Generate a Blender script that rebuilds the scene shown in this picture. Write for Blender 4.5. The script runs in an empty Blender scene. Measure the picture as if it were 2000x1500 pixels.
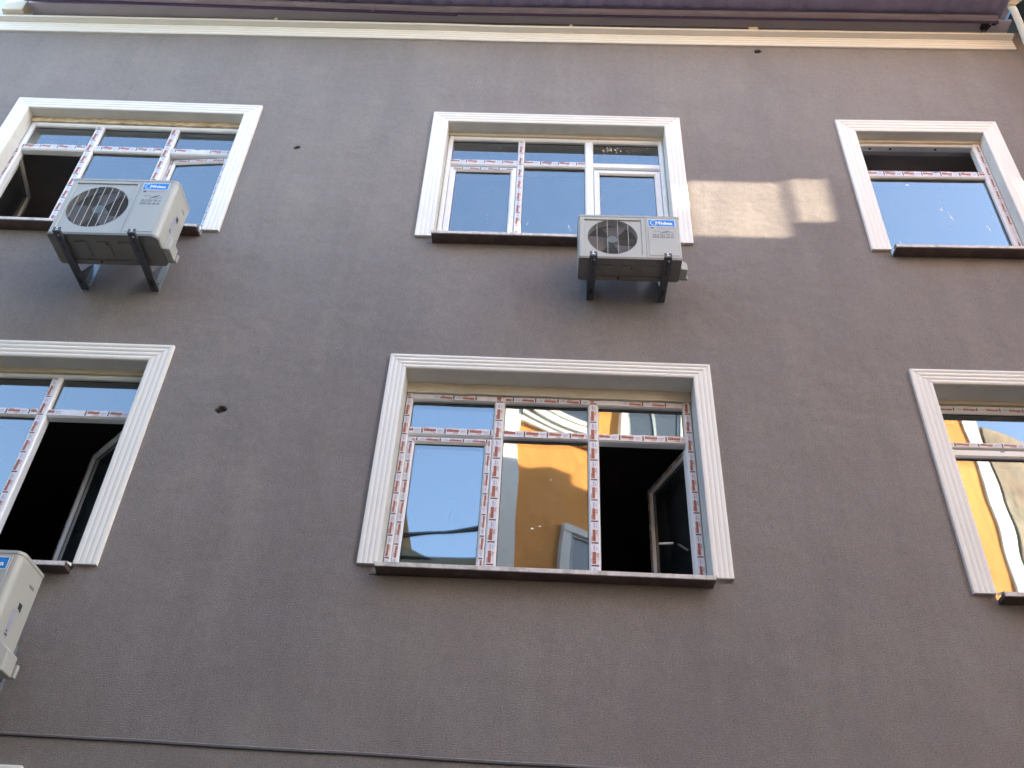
import bpy, bmesh, math, random
from mathutils import Vector, Matrix
R = math.radians
random.seed(7)
scene = bpy.context.scene
C = scene.collection

# ------------------------------------------------------------------ camera
cam_d = bpy.data.cameras.new('camera')
cam = bpy.data.objects.new('camera', cam_d); C.objects.link(cam)
yaw, pitch, roll = R(-2.264), R(39.12), R(3.192)
fw = Vector((math.sin(yaw)*math.cos(pitch), math.cos(yaw)*math.cos(pitch), math.sin(pitch)))
r0 = Vector((math.cos(yaw), -math.sin(yaw), 0)); u0 = r0.cross(fw)
rt = math.cos(roll)*r0 + math.sin(roll)*u0
up = math.cos(roll)*u0 - math.sin(roll)*r0
m = Matrix.Identity(4)
for i in range(3):
    m[i][0] = rt[i]; m[i][1] = up[i]; m[i][2] = -fw[i]
m[0][3], m[1][3], m[2][3] = 0.0, -5.4, 1.6
cam.matrix_world = m
cam_d.sensor_width = 36; cam_d.lens = 1850/2000*36
cam_d.clip_start = 0.05; cam_d.clip_end = 2000
scene.camera = cam

# ------------------------------------------------------------------ light
SUN_EL, SUN_OFF = R(22), R(8)        # sun is low, far to the right, slightly in front of the facade
sdir = Vector((math.cos(SUN_OFF)*math.cos(SUN_EL), -math.sin(SUN_OFF)*math.cos(SUN_EL), math.sin(SUN_EL)))
w = bpy.data.worlds.new('World'); scene.world = w; w.use_nodes = True
nt = w.node_tree; nt.nodes.clear()
out = nt.nodes.new('ShaderNodeOutputWorld'); bg = nt.nodes.new('ShaderNodeBackground'); sky = nt.nodes.new('ShaderNodeTexSky')
sky.sky_type = 'NISHITA'; sky.sun_disc = False
sky.sun_elevation = SUN_EL; sky.sun_rotation = R(90) + SUN_OFF
sky.air_density = 1.0; sky.dust_density = 1.0; sky.ozone_density = 1.0
bg.inputs[1].default_value = 0.10
nt.links.new(sky.outputs[0], bg.inputs[0]); nt.links.new(bg.outputs[0], out.inputs[0])
sl = bpy.data.lights.new('sun', 'SUN'); sun = bpy.data.objects.new('sun', sl); C.objects.link(sun)
sl.energy = 4.2; sl.angle = R(0.2); sl.color = (1.0, 0.83, 0.60)
sun.rotation_euler = sdir.to_track_quat('Z', 'Y').to_euler()
vs = scene.view_settings
vs.view_transform = 'Standard'; vs.look = 'None'; vs.gamma = 1; vs.use_curve_mapping = False
vs.exposure = 3.48
vs.use_white_balance = True; vs.white_balance_temperature = 6350; vs.white_balance_tint = 9
scene.cycles.max_bounces = 10; scene.cycles.diffuse_bounces = 5; scene.cycles.transparent_max_bounces = 12
scene.cycles.caustics_reflective = False; scene.cycles.caustics_refractive = False
scene.cycles.sample_clamp_indirect = 6

# ------------------------------------------------------------------ materials
def new_mat(name):
    mt = bpy.data.materials.new(name); mt.use_nodes = True
    n = mt.node_tree.nodes; return mt, n, mt.node_tree.links, n['Principled BSDF']

def mat(name, col, rough=.6, metal=0., spec=.5, noise=.06, nscale=8., bump=0., bscale=60., dirt=None, dirt_amt=0., dscale=3., stretch=(1,1,1), coat=0.):
    mt, n, l, p = new_mat(name)
    tc = n.new('ShaderNodeTexCoord'); mp = n.new('ShaderNodeMapping'); mp.inputs['Scale'].default_value = stretch
    l.new(tc.outputs['Object'], mp.inputs[0])
    t = n.new('ShaderNodeTexNoise'); t.inputs['Scale'].default_value = nscale; t.inputs['Detail'].default_value = 6
    l.new(mp.outputs[0], t.inputs['Vector'])
    mr = n.new('ShaderNodeMapRange'); mr.inputs[1].default_value = .3; mr.inputs[2].default_value = .7
    mr.inputs[3].default_value = 1-noise; mr.inputs[4].default_value = 1+noise
    l.new(t.outputs[0], mr.inputs[0])
    mul = n.new('ShaderNodeVectorMath'); mul.operation = 'SCALE'; mul.inputs[0].default_value = col
    l.new(mr.outputs[0], mul.inputs['Scale'])
    last = mul.outputs[0]
    if dirt:
        t2 = n.new('ShaderNodeTexNoise'); t2.inputs['Scale'].default_value = dscale; t2.inputs['Detail'].default_value = 8; t2.inputs['Roughness'].default_value = .7
        l.new(mp.outputs[0], t2.inputs['Vector'])
        m2 = n.new('ShaderNodeMapRange'); m2.inputs[1].default_value = .5; m2.inputs[2].default_value = .72; m2.inputs[3].default_value = 0; m2.inputs[4].default_value = dirt_amt
        l.new(t2.outputs[0], m2.inputs[0])
        mx = n.new('ShaderNodeMix'); mx.data_type = 'RGBA'
        l.new(m2.outputs[0], mx.inputs[0]); l.new(last, mx.inputs[6]); mx.inputs[7].default_value = (*dirt, 1)
        last = mx.outputs[2]
    l.new(last, p.inputs['Base Color'])
    p.inputs['Roughness'].default_value = rough; p.inputs['Metallic'].default_value = metal
    p.inputs['Specular IOR Level'].default_value = spec
    if coat: p.inputs['Coat Weight'].default_value = coat
    if bump:
        b = n.new('ShaderNodeTexNoise'); b.inputs['Scale'].default_value = bscale; b.inputs['Detail'].default_value = 4
        l.new(mp.outputs[0], b.inputs['Vector'])
        bp = n.new('ShaderNodeBump'); bp.inputs['Strength'].default_value = 1; bp.inputs['Distance'].default_value = bump
        l.new(b.outputs[0], bp.inputs['Height']); l.new(bp.outputs[0], p.inputs['Normal'])
    return mt

def stucco(name, base, tone2, tone3):
    mt, n, l, p = new_mat(name)
    tc = n.new('ShaderNodeTexCoord')
    def noise(scale, detail=5, rough=.5, st=(1,1,1)):
        mp = n.new('ShaderNodeMapping'); mp.inputs['Scale'].default_value = st
        l.new(tc.outputs['Object'], mp.inputs[0])
        t = n.new('ShaderNodeTexNoise'); t.inputs['Scale'].default_value = scale; t.inputs['Detail'].default_value = detail; t.inputs['Roughness'].default_value = rough
        l.new(mp.outputs[0], t.inputs['Vector']); return t.outputs[0]
    def ramp(v, a, b, lo=0., hi=1.):
        r = n.new('ShaderNodeMapRange'); r.inputs[1].default_value = a; r.inputs[2].default_value = b; r.inputs[3].default_value = lo; r.inputs[4].default_value = hi
        l.new(v, r.inputs[0]); return r.outputs[0]
    def mix(f, a, b):
        x = n.new('ShaderNodeMix'); x.data_type = 'RGBA'; l.new(f, x.inputs[0])
        for s, i in ((a, 6), (b, 7)):
            if isinstance(s, tuple): x.inputs[i].default_value = (*s, 1)
            else: l.new(s, x.inputs[i])
        return x.outputs[2]
    c = mix(ramp(noise(.55, 6, .6, (1, 1, .6)), .4, .64, 0, .8), base, tone2)          # broad patches of paint
    c = mix(ramp(noise(1.7, 8, .65, (1.3, 1, .55)), .48, .7, 0, .7), c, tone3)          # uneven roller marks
    c = mix(ramp(noise(1.1, 7, .7, (3.2, 1, .22)), .5, .75, 0, .45), c, tuple(v*.78 for v in base))   # faint rain streaks
    g = ramp(noise(75, 4, .65, (1, 1, 1.6)), .3, .7, .76, 1.2)
    g2 = ramp(noise(22, 5, .6), .3, .7, .94, 1.05)
    ml = n.new('ShaderNodeMath'); ml.operation = 'MULTIPLY'; l.new(g, ml.inputs[0]); l.new(g2, ml.inputs[1])
    sc = n.new('ShaderNodeVectorMath'); sc.operation = 'SCALE'; l.new(c, sc.inputs[0]); l.new(ml.outputs[0], sc.inputs['Scale'])
    # scattered dark pits
    v = noise(48, 2, .5, (1, 1, 2.2))
    pit = ramp(v, .26, .32, .55, 1.)
    sc2 = n.new('ShaderNodeVectorMath'); sc2.operation = 'SCALE'; l.new(sc.outputs[0], sc2.inputs[0]); l.new(pit, sc2.inputs['Scale'])
    l.new(sc2.outputs[0], p.inputs['Base Color'])
    p.inputs['Roughness'].default_value = .92; p.inputs['Specular IOR Level'].default_value = .2
    h1 = noise(90, 5, .7, (1, 1, 1.7)); h2 = noise(2.2, 3)
    ad = n.new('ShaderNodeMath'); ad.operation = 'MULTIPLY_ADD'; l.new(h2, ad.inputs[0]); ad.inputs[1].default_value = 5.; l.new(h1, ad.inputs[2])
    bp = n.new('ShaderNodeBump'); bp.inputs['Distance'].default_value = .008; bp.inputs['Strength'].default_value = .9
    l.new(ad.outputs[0], bp.inputs['Height']); l.new(bp.outputs[0], p.inputs['Normal'])
    return mt

def glass(name, refl=.235, tint=(.5, .54, .56), rtint=(.92, .97, 1.0), wob=.0016):
    """coated double glazing: strong mirror reflection over a dark see-through body"""
    mt = bpy.data.materials.new(name); mt.use_nodes = True
    n = mt.node_tree.nodes; l = mt.node_tree.links; n.clear()
    o = n.new('ShaderNodeOutputMaterial')
    tr = n.new('ShaderNodeBsdfTransparent'); tr.inputs[0].default_value = (*tint, 1)
    gl = n.new('ShaderNodeBsdfGlossy'); gl.inputs['Color'].default_value = (*rtint, 1); gl.inputs['Roughness'].default_value = .012
    tc = n.new('ShaderNodeTexCoord')
    nz = n.new('ShaderNodeTexNoise'); nz.inputs['Scale'].default_value = 2.4; nz.inputs['Detail'].default_value = 0
    oi = n.new('ShaderNodeObjectInfo'); add = n.new('ShaderNodeVectorMath'); add.operation = 'ADD'
    sc = n.new('ShaderNodeVectorMath'); sc.operation = 'SCALE'; sc.inputs[0].default_value = (37, 11, 23)
    l.new(oi.outputs['Random'], sc.inputs['Scale']); l.new(tc.outputs['Object'], add.inputs[0]); l.new(sc.outputs[0], add.inputs[1])
    l.new(add.outputs[0], nz.inputs['Vector'])
    b = n.new('ShaderNodeBump'); b.inputs['Distance'].default_value = wob; b.inputs['Strength'].default_value = 1
    l.new(nz.outputs[0], b.inputs['Height']); l.new(b.outputs[0], gl.inputs['Normal'])
    fr = n.new('ShaderNodeFresnel'); fr.inputs['IOR'].default_value = 1.5
    ma = n.new('ShaderNodeMath'); ma.operation = 'MULTIPLY_ADD'; ma.use_clamp = True
    l.new(fr.outputs[0], ma.inputs[0]); ma.inputs[1].default_value = 1.2; ma.inputs[2].default_value = refl-.06
    mx = n.new('ShaderNodeMixShader'); l.new(ma.outputs[0], mx.inputs[0]); l.new(tr.outputs[0], mx.inputs[1]); l.new(gl.outputs[0], mx.inputs[2])
    # thin film of dust
    df = n.new('ShaderNodeBsdfDiffuse'); df.inputs[0].default_value = (.5, .5, .48, 1)
    n2 = n.new('ShaderNodeTexNoise'); n2.inputs['Scale'].default_value = 7; n2.inputs['Detail'].default_value = 9; n2.inputs['Roughness'].default_value = .75
    l.new(add.outputs[0], n2.inputs['Vector'])
    m2 = n.new('ShaderNodeMapRange'); m2.inputs[1].default_value = .4; m2.inputs[2].default_value = .8; m2.inputs[3].default_value = .01; m2.inputs[4].default_value = .09
    l.new(n2.outputs[0], m2.inputs[0])
    mx2 = n.new('ShaderNodeMixShader'); l.new(m2.outputs[0], mx2.inputs[0]); l.new(mx.outputs[0], mx2.inputs[1]); l.new(df.outputs[0], mx2.inputs[2])
    l.new(mx2.outputs[0], o.inputs[0])
    return mt

M = {}
M['stucco'] = stucco('taupe_stucco', (.268, .240, .230), (.222, .204, .203), (.300, .272, .252))
M['trim'] = mat('cream_trim_paint', (.80, .785, .75), .7, noise=.02, nscale=3, bump=.0006, bscale=90, dirt=(.6, .57, .52), dirt_amt=.12, dscale=1.5)
M['reveal'] = mat('reveal_plaster', (.66, .66, .62), .8, noise=.05, nscale=6, bump=.001, bscale=80, dirt=(.45, .43, .38), dirt_amt=.35, dscale=4)
M['plaster'] = mat('cream_filler_plaster', (.68, .62, .50), .85, noise=.08, nscale=6, bump=.003, bscale=35, dirt=(.42, .33, .21), dirt_amt=.4, dscale=6)
M['foam'] = mat('expanding_foam', (.60, .49, .34), .85, noise=.25, nscale=14, bump=.006, bscale=30, dirt=(.25, .15, .07), dirt_amt=.7, dscale=9)
M['pvc'] = mat('white_pvc', (.80, .81, .82), .35, noise=.02, nscale=10, dirt=(.5, .48, .44), dirt_amt=.15, dscale=8)
M['film'] = mat('protective_film', (.70, .70, .75), .3, noise=.08, nscale=25, bump=.0015, bscale=40, spec=.6)
M['print_red'] = mat('film_print_red', (.36, .095, .055), .5, noise=.25, nscale=60)
M['print_dark'] = mat('film_print_dark', (.10, .045, .055), .5, noise=.2, nscale=60)
M['print_lilac'] = mat('film_print_lilac', (.42, .42, .62), .5, noise=.15, nscale=60)
M['gasket'] = mat('black_rubber', (.02, .02, .022), .6)
M['glass'] = glass('window_glass')
M['paint_fleck'] = mat('white_paint_fleck', (.82, .84, .84), .5)
M['sill'] = mat('brown_marble_sill', (.105, .075, .07), .45, noise=.2, nscale=10, dirt=(.2, .17, .15), dirt_amt=.4, dscale=10)
M['nosing'] = mat('dusty_marble_edge', (.60, .57, .55), .55, noise=.2, nscale=18, dirt=(.2, .16, .14), dirt_amt=.7, dscale=14)
M['soffit'] = mat('grey_soffit_board', (.78, .75, .86), .7, noise=.05, nscale=3, bump=.002, bscale=8)
M['batten'] = mat('brown_grey_batten', (.50, .43, .47), .7, noise=.15, nscale=14, stretch=(.3, 1, 1))
M['roof'] = mat('purple_grey_roof_sheet', (.30, .27, .42), .55, noise=.15, nscale=4)
M['gutter_and_shadow'] = mat('dark_lilac_strip', (.12, .09, .19), .5, noise=.1)
M['pipe'] = mat('pale_plastic_pipe', (.74, .82, .86), .4, noise=.03, dirt=(.4, .4, .38), dirt_amt=.3)
M['cable'] = mat('painted_cable', (.30, .28, .29), .5, noise=.2, nscale=30)
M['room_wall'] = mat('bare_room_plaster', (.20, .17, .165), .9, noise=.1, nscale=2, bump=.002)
M['room_lit'] = mat('lit_room_plaster', (.85, .76, .72), .9, noise=.1, nscale=2, bump=.002)  # paler copy of the room plaster, standing in for more daylight in upper rooms
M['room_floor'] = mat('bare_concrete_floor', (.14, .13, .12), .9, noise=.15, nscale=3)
M['ac'] = mat('ac_casing_enamel', (.37, .38, .36), .38, noise=.03, nscale=5, dirt=(.40, .37, .30), dirt_amt=.3, dscale=6)
M['ac_panel'] = mat('ac_front_enamel', (.40, .42, .405), .38, noise=.03, nscale=5, dirt=(.42, .39, .32), dirt_amt=.25, dscale=6)
M['ac_dark'] = mat('ac_inner_dark', (.028, .03, .034), .6)
M['ac_base'] = mat('ac_base_steel', (.19, .185, .17), .5, noise=.15, nscale=7, dirt=(.14, .12, .1), dirt_amt=.6, dscale=6, metal=.2)
M['ac_fan'] = mat('fan_plastic', (.13, .125, .15), .45, noise=.05)
M['ac_hub'] = mat('fan_hub_plastic', (.22, .30, .34), .4)
M['wire'] = mat('grille_wire', (.42, .41, .38), .4)
M['wire_dark'] = mat('grille_mesh_wire', (.22, .215, .205), .45)
M['brand_blue'] = mat('sticker_blue', (.005, .21, .68), .4, noise=.03)
M['sticker_white'] = mat('sticker_white', (.82, .86, .88), .4, noise=.02)
M['ink'] = mat('printed_ink', (.07, .075, .09), .6)
M['ink_red'] = mat('printed_red_ink', (.50, .10, .12), .6)
M['sticker_lilac'] = mat('spec_label', (.30, .31, .42), .5, noise=.1)
M['steel'] = mat('painted_bracket_steel', (.075, .08, .095), .45, metal=.3, noise=.25, nscale=12, dirt=(.13, .09, .07), dirt_amt=.5, dscale=14)
M['steel_light'] = mat('galvanised_upright', (.32, .38, .42), .45, metal=.3, noise=.2, nscale=12)
M['bolt'] = mat('zinc_bolt', (.6, .6, .6), .35, metal=.8)
M['orange'] = stucco('orange_render', (.82, .36, .09), (.78, .34, .085), (.84, .385, .11))
M['yellow'] = stucco('pale_yellow_render', (.60, .54, .33), (.55, .5, .31), (.62, .56, .36))
M['opp_white'] = mat('white_render_band', (.82, .80, .74), .7, noise=.04)
M['opp_frame'] = mat('grey_blue_shutter', (.30, .35, .37), .5, noise=.05)
M['opp_glass'] = mat('far_window_glass', (.05, .065, .075), .08, spec=1.)
M['rubble'] = mat('old_rubble_wall', (.32, .27, .20), .95, noise=.5, nscale=2.2, bump=.03, bscale=5, dirt=(.32, .10, .07), dirt_amt=.7, dscale=1.1)
M['neigh'] = mat('neighbour_render', (.16, .165, .17), .85, noise=.06, nscale=2)
M['teal'] = mat('dark_teal_soffit', (.045, .075, .085), .6, noise=.1)
M['asphalt'] = mat('asphalt', (.05, .05, .052), .9, noise=.2, nscale=12, bump=.004)
M['paving'] = mat('pavement', (.13, .125, .12), .9, noise=.12, nscale=5, bump=.003)
M['earth'] = mat('ground_earth', (.16, .14, .12), .95, noise=.2, nscale=1)

# ------------------------------------------------------------------ helpers
WARP = [None]
def obj(name, bm, mt, parent=None, label=None, bevel=0., seg=2, smooth=False, stuff=False, xf=None):
    if xf:
        for v in bm.verts: v.co = xf(v.co.copy())
    if WARP[0]:
        for v in bm.verts: v.co = WARP[0](v.co.copy())
    bmesh.ops.recalc_face_normals(bm, faces=bm.faces[:])
    me = bpy.data.meshes.new(name); bm.to_mesh(me); bm.free()
    for x in (mt if isinstance(mt, (list, tuple)) else [mt]): me.materials.append(M[x] if isinstance(x, str) else x)
    if smooth:
        for p in me.polygons: p.use_smooth = True
    o = bpy.data.objects.new(name, me); C.objects.link(o)
    if parent: o.parent = parent
    if label: o['label'] = label
    if stuff: o['kind'] = 'stuff'
    if bevel:
        b = o.modifiers.new('bevel', 'BEVEL'); b.width = bevel; b.segments = seg; b.limit_method = 'ANGLE'; b.angle_limit = R(40)
    return o

def thing(name, label, cat, loc=(0, 0, 0), rz=0., group=None):
    o = bpy.data.objects.new(name, None); C.objects.link(o)
    o.location = loc; o.rotation_euler = (0, 0, rz); o.empty_display_size = .2
    o['label'] = label; o['category'] = cat
    if group: o['group'] = group
    return o

def box(bm, x0, x1, y0, y1, z0, z1, mi=0):
    vs_ = [bm.verts.new(p) for p in ((x0,y0,z0),(x1,y0,z0),(x1,y1,z0),(x0,y1,z0),(x0,y0,z1),(x1,y0,z1),(x1,y1,z1),(x0,y1,z1))]
    for f in ((0,1,2,3),(4,5,6,7),(0,1,5,4),(1,2,6,5),(2,3,7,6),(3,0,4,7)):
        bm.faces.new([vs_[i] for i in f]).material_index = mi
    return bm

def bx(*a):
    return box(bmesh.new(), *a)

def quad(bm, pts, mi=0):
    f = bm.faces.new([bm.verts.new(p) for p in pts]); f.material_index = mi; return f

def cyl(bm, c, axis, r, h, n=24, r2=None, mi=0):
    """solid cylinder from c along unit axis"""
    axis = Vector(axis).normalized(); a = axis.orthogonal().normalized(); b = axis.cross(a); c = Vector(c)
    r2 = r if r2 is None else r2
    A = [bm.verts.new(c + r*(a*math.cos(t)+b*math.sin(t))) for t in [2*math.pi*i/n for i in range(n)]]
    B = [bm.verts.new(c + axis*h + r2*(a*math.cos(t)+b*math.sin(t))) for t in [2*math.pi*i/n for i in range(n)]]
    for i in range(n):
        bm.faces.new((A[i], A[(i+1)%n], B[(i+1)%n], B[i])).material_index = mi
    bm.faces.new(A[::-1]).material_index = mi; bm.faces.new(B).material_index = mi

def tube(bm, pts, r, n=10):
    pts = [Vector(p) for p in pts]; rings = []
    for i, p in enumerate(pts):
        d = (pts[min(i+1, len(pts)-1)] - pts[max(i-1, 0)]).normalized()
        a = d.cross(Vector((0, .3, 1))).normalized(); b = d.cross(a)
        rings.append([bm.verts.new(p + r*(a*math.cos(t)+b*math.sin(t))) for t in [2*math.pi*k/n for k in range(n)]])
    for A, B in zip(rings, rings[1:]):
        for k in range(n): bm.faces.new((A[k], A[(k+1)%n], B[(k+1)%n], B[k]))
    bm.faces.new(rings[0][::-1]); bm.faces.new(rings[-1])

TXT = {}
def text_geo(s, bold=0.):
    """flat outline geometry of a word, x right, y up, cap height about 0.7"""
    if (s, bold) in TXT: return TXT[(s, bold)]
    cu = bpy.data.curves.new('t', 'FONT'); cu.body = s; cu.size = 1; cu.resolution_u = 2; cu.offset = bold
    o = bpy.data.objects.new('t', cu); C.objects.link(o)
    me = o.evaluated_get(bpy.context.evaluated_depsgraph_get()).to_mesh()
    v = [(p.co.x, p.co.y) for p in me.vertices]; f = [tuple(p.vertices) for p in me.polygons]
    wd = max(a[0] for a in v)
    bpy.data.objects.remove(o); bpy.data.curves.remove(cu)
    TXT[(s, bold)] = (v, f, wd); return TXT[(s, bold)]

def put_text(bm, s, x, z, y, width, height, mi=0, bold=0., slant=0., mapf=None):
    v, f, wd = text_geo(s, bold)
    sx = width/wd; sz = height/.7
    P = []
    for a, b in v:
        X = a*sx + slant*b*sz; Z = b*sz
        P.append(bm.verts.new(mapf(X, Z) if mapf else (x+X, y, z+Z)))
    for q in f:
        try: bm.faces.new([P[i] for i in q]).material_index = mi
        except ValueError: pass

# ------------------------------------------------------------------ main building
bld = thing('apartment_building', 'taupe stucco apartment building with white fluted window surrounds, filling the view', 'building', (0, 0, 0))

WIN = {  # column/row: outer x0,x1, bottom, top, trim width, trim width on top, frame depth, skew, glazing
 'a1': dict(x=(-5.17,-2.765), z=(7.576, 9.366), tw=.15, tt=.15, d=.10, sk=-.019),
 'b1': dict(x=(-1.102,1.233), z=(7.55, 9.298), tw=.15, tt=.146, d=.11, sk=-.004),
 'c1': dict(x=(2.70,4.20),  z=(7.54, 9.330), tw=.16, tt=.175, d=.08, sk=.0158),
 'a2': dict(x=(-5.19,-2.787), z=(4.396, 6.256), tw=.155, tt=.157, d=.12, sk=-.002),
 'b2': dict(x=(-1.137,1.2485), z=(4.465, 6.228), tw=.13, tt=.135, d=.16, sk=-.006),
 'c2': dict(x=(2.718,4.22), z=(4.427, 6.245), tw=.14, tt=.138, d=.18, sk=.008),
 'a3': dict(x=(-5.2,-2.80), z=(1.32, 3.165), tw=.15, tt=.15, d=.14, sk=-.01),
 'b3': dict(x=(-1.14,1.25), z=(1.36, 3.07), tw=.13, tt=.14, d=.14, sk=0),
}
for k, q in WIN.items():
    q['ox'] = (q['x'][0]+q['tw'], q['x'][1]-q['tw']); q['oz'] = (q['z'][0]-.03, q['z'][1]-q['tt'])

# wall with openings and three ragged holes
HOLES = [(-2.323, 8.735, .026, 8), (2.120, 10.496, .030, 9), (-2.298, 5.674, .034, 11)]
WT = .25
def make_wall():
    xs = {-7.2, 5.08}; zs = {-0., 10.95}
    rects = []
    for q in WIN.values():
        a = (q['ox'][0]-.04, q['ox'][1]+.04, q['oz'][0]-.03, q['oz'][1]+.04); rects.append(a)
        xs |= {a[0], a[1]}; zs |= {a[2], a[3]}
    hr = [(x-.06, x+.06, z-.06, z+.06) for x, z, r_, n_ in HOLES]
    for a in hr: xs |= {a[0], a[1]}; zs |= {a[2], a[3]}
    xs = sorted(xs); zs = sorted(zs)
    bm = bmesh.new(); V = {}
    def vt(x, z, y=0.):
        k = (round(x, 4), round(y, 4), round(z, 4))
        if k not in V: V[k] = bm.verts.new((x, y, z))
        return V[k]
    for y in (0., WT):
        for i in range(len(xs)-1):
            for j in range(len(zs)-1):
                cx, cz = (xs[i]+xs[i+1])/2, (zs[j]+zs[j+1])/2
                if any(a[0] < cx < a[1] and a[2] < cz < a[3] for a in rects): continue
                if y == 0 and any(a[0]-1e-5 < xs[i] and xs[i+1] < a[1]+1e-5 and a[2]-1e-5 < zs[j] and zs[j+1] < a[3]+1e-5 for a in hr): continue
                bm.faces.new([vt(*p, y) for p in ((xs[i], zs[j]), (xs[i+1], zs[j]), (xs[i+1], zs[j+1]), (xs[i], zs[j+1]))])
    rnd = random.Random(3)
    for (hx, hz, r_, n_), a in zip(HOLES, hr):
        gx = [v for v in xs if a[0]-1e-5 <= v <= a[1]+1e-5]; gz = [v for v in zs if a[2]-1e-5 <= v <= a[3]+1e-5]
        sq = [(v, a[2]) for v in gx] + [(a[1], v) for v in gz[1:]] + [(v, a[3]) for v in gx[::-1][1:]] + [(a[0], v) for v in gz[::-1][1:-1]]
        N = 28
        # densify the square outline so it can be bridged one to one
        outl = []
        per = len(sq)
        for i in range(N):
            t = i/N*4; s_ = int(t); f = t-s_
            c = [(a[0],a[2]),(a[1],a[2]),(a[1],a[3]),(a[0],a[3])]
            p0, p1 = c[s_], c[(s_+1)%4]; outl.append((p0[0]+(p1[0]-p0[0])*f, p0[1]+(p1[1]-p0[1])*f))
        O = [bm.verts.new((p[0], 0, p[1])) for p in outl]
        inn = []; inn2 = []
        for p in outl:
            an = math.atan2(p[1]-hz, p[0]-hx)
            rr = r_*(1 + .22*math.cos(2*an-.7) + .12*math.sin(5*an+hx) + rnd.uniform(-.12, .12))
            inn.append(bm.verts.new((hx+rr*math.cos(an), .002, hz+rr*math.sin(an))))
            inn2.append(bm.verts.new((hx+rr*.9*math.cos(an), .16, hz+rr*.75*math.sin(an))))
        for i in range(N):
            j = (i+1) % N
            bm.faces.new((O[i], O[j], inn[j], inn[i])); bm.faces.new((inn[i], inn[j], inn2[j], inn2[i]))
    return bm
wall = obj('wall', make_wall(), 'stucco', bld)
# crumbled lip of plaster round the largest hole
for hx, hz, r_, n_ in HOLES[1:]:
    bm = bmesh.new()
    for i in range(5):
        an = R(20+i*28); rr = r_*1.12
        box(bm, hx+rr*math.cos(an)-.006, hx+rr*math.cos(an)+.007, -.006, .003, hz+rr*math.sin(an)-.004, hz+rr*math.sin(an)+.005)
    obj('hole_rim', bm, 'stucco', bld)
# sides and back, so that no daylight enters from behind
bm = bmesh.new()
box(bm, -7.2, -7.0, WT+.002, 9, 0, 10.9); box(bm, 4.88, 5.08, WT+.002, 9, 0, 10.9); box(bm, -7.2, 5.08, 9.002, 9.2, 0, 10.9)
obj('side_wall', bm, 'stucco', bld)
bm = bx(-7.2, 4.7, -.02+.28, 9.2, 10.96, 11.1); obj('roof_slab', bm, 'room_wall', bld)

def zoff(x):   # the cornice sags a little in the middle
    pts = [(-7.2, .0), (-5.9, .0), (-3.2, -.006), (-1.2, -.014), (-.6, -.025), (.8, -.024), (2.6, -.012), (4.8, .008), (5.2, .01)]
    for (a, b), (c, d) in zip(pts, pts[1:]):
        if a <= x <= c: return b+(d-b)*(x-a)/(c-a)
    return 0.
CX = [-7.2 + i*.35 for i in range(34)] + [4.76]
def sweep_x(prof, xs_=CX, jit=.0015, seed=1):
    rnd = random.Random(seed); bm = bmesh.new(); rows = []
    for x in xs_:
        dz = zoff(x)+rnd.uniform(-jit, jit)
        rows.append([bm.verts.new((x, y, z+dz)) for y, z in prof])
    for A, B in zip(rows, rows[1:]):
        for i in range(len(prof)-1): bm.faces.new((A[i], A[i+1], B[i+1], B[i]))
    bm.faces.new(rows[0]); bm.faces.new(rows[-1][::-1])
    return bm
prof = [(.0, 10.592)]
for k in range(4):
    for f in (0.02, .15, .35, .6, .85, .98):
        prof.append((-.018-.012*math.sin(math.pi*f)**.7, 10.592+.041*(k+f)))
prof += [(-.02, 10.757), (-.083, 10.762), (-.085, 10.79), (.0, 10.80)]
obj('cornice', sweep_x(prof), 'trim', bld)

# eave: soffit, battens, roof sheet
obj('soffit', bx(-5.62, 4.77, -.13, .25, 10.955, 10.985), 'soffit', bld)
def plank(p0, p1, wd, z0, z1):
    (xa, ya), (xb, yb) = p0, p1
    bm = bmesh.new()
    vs_ = [bm.verts.new(p) for p in ((xa, ya, z0), (xb, yb, z0), (xb, yb-wd, z0), (xa, ya-wd, z0), (xa, ya, z1), (xb, yb, z1), (xb, yb-wd, z1), (xa, ya-wd, z1))]
    for f in ((0,1,2,3),(4,5,6,7),(0,1,5,4),(1,2,6,5),(2,3,7,6),(3,0,4,7)): bm.faces.new([vs_[i] for i in f])
    return bm
obj('batten', plank((-5.62, -.20), (-1.02, -.118), .06, 10.93, 10.952), 'batten', bld)
obj('batten', plank((-1.10, -.128), (4.60, -.142), .055, 10.925, 10.951), 'batten', bld)
obj('shadow_strip', plank((-5.62, -.183), (-1.00, -.098), .016, 10.90, 10.953), 'gutter_and_shadow', bld)  # dark strip put in as the shadow line along the batten
obj('shadow_strip', plank((-.995, -.113), (4.62, -.127), .014, 10.90, 10.953), 'gutter_and_shadow', bld)
bm = bmesh.new()     # corrugated roof sheet seen from below
n = 150
rows = []
for i in range(n+1):
    x = -5.62 + i*(4.72+5.62)/n
    dz = .012*math.cos(i*math.pi/1.5)
    rows.append((bm.verts.new((x, -.06, 10.995+dz)), bm.verts.new((x, -.52, 10.96+dz)), bm.verts.new((x, -.52, 10.99+dz)), bm.verts.new((x, -.06, 11.02+dz))))
for A, B in zip(rows, rows[1:]):
    for i in range(4): bm.faces.new((A[i], A[(i+1)%4], B[(i+1)%4], B[i]))
obj('roof_sheet', bm, 'roof', bld)
obj('gutter', bx(-5.62, 4.72, -.61, -.525, 10.89, 10.97), 'gutter_and_shadow', bld, bevel=.01)
for x in (-1.9, 1.35, 4.0):
    obj('batten_clip', bx(x-.012, x+.012, -.205, -.118, 10.915, 10.924), 'batten', bld)
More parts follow.
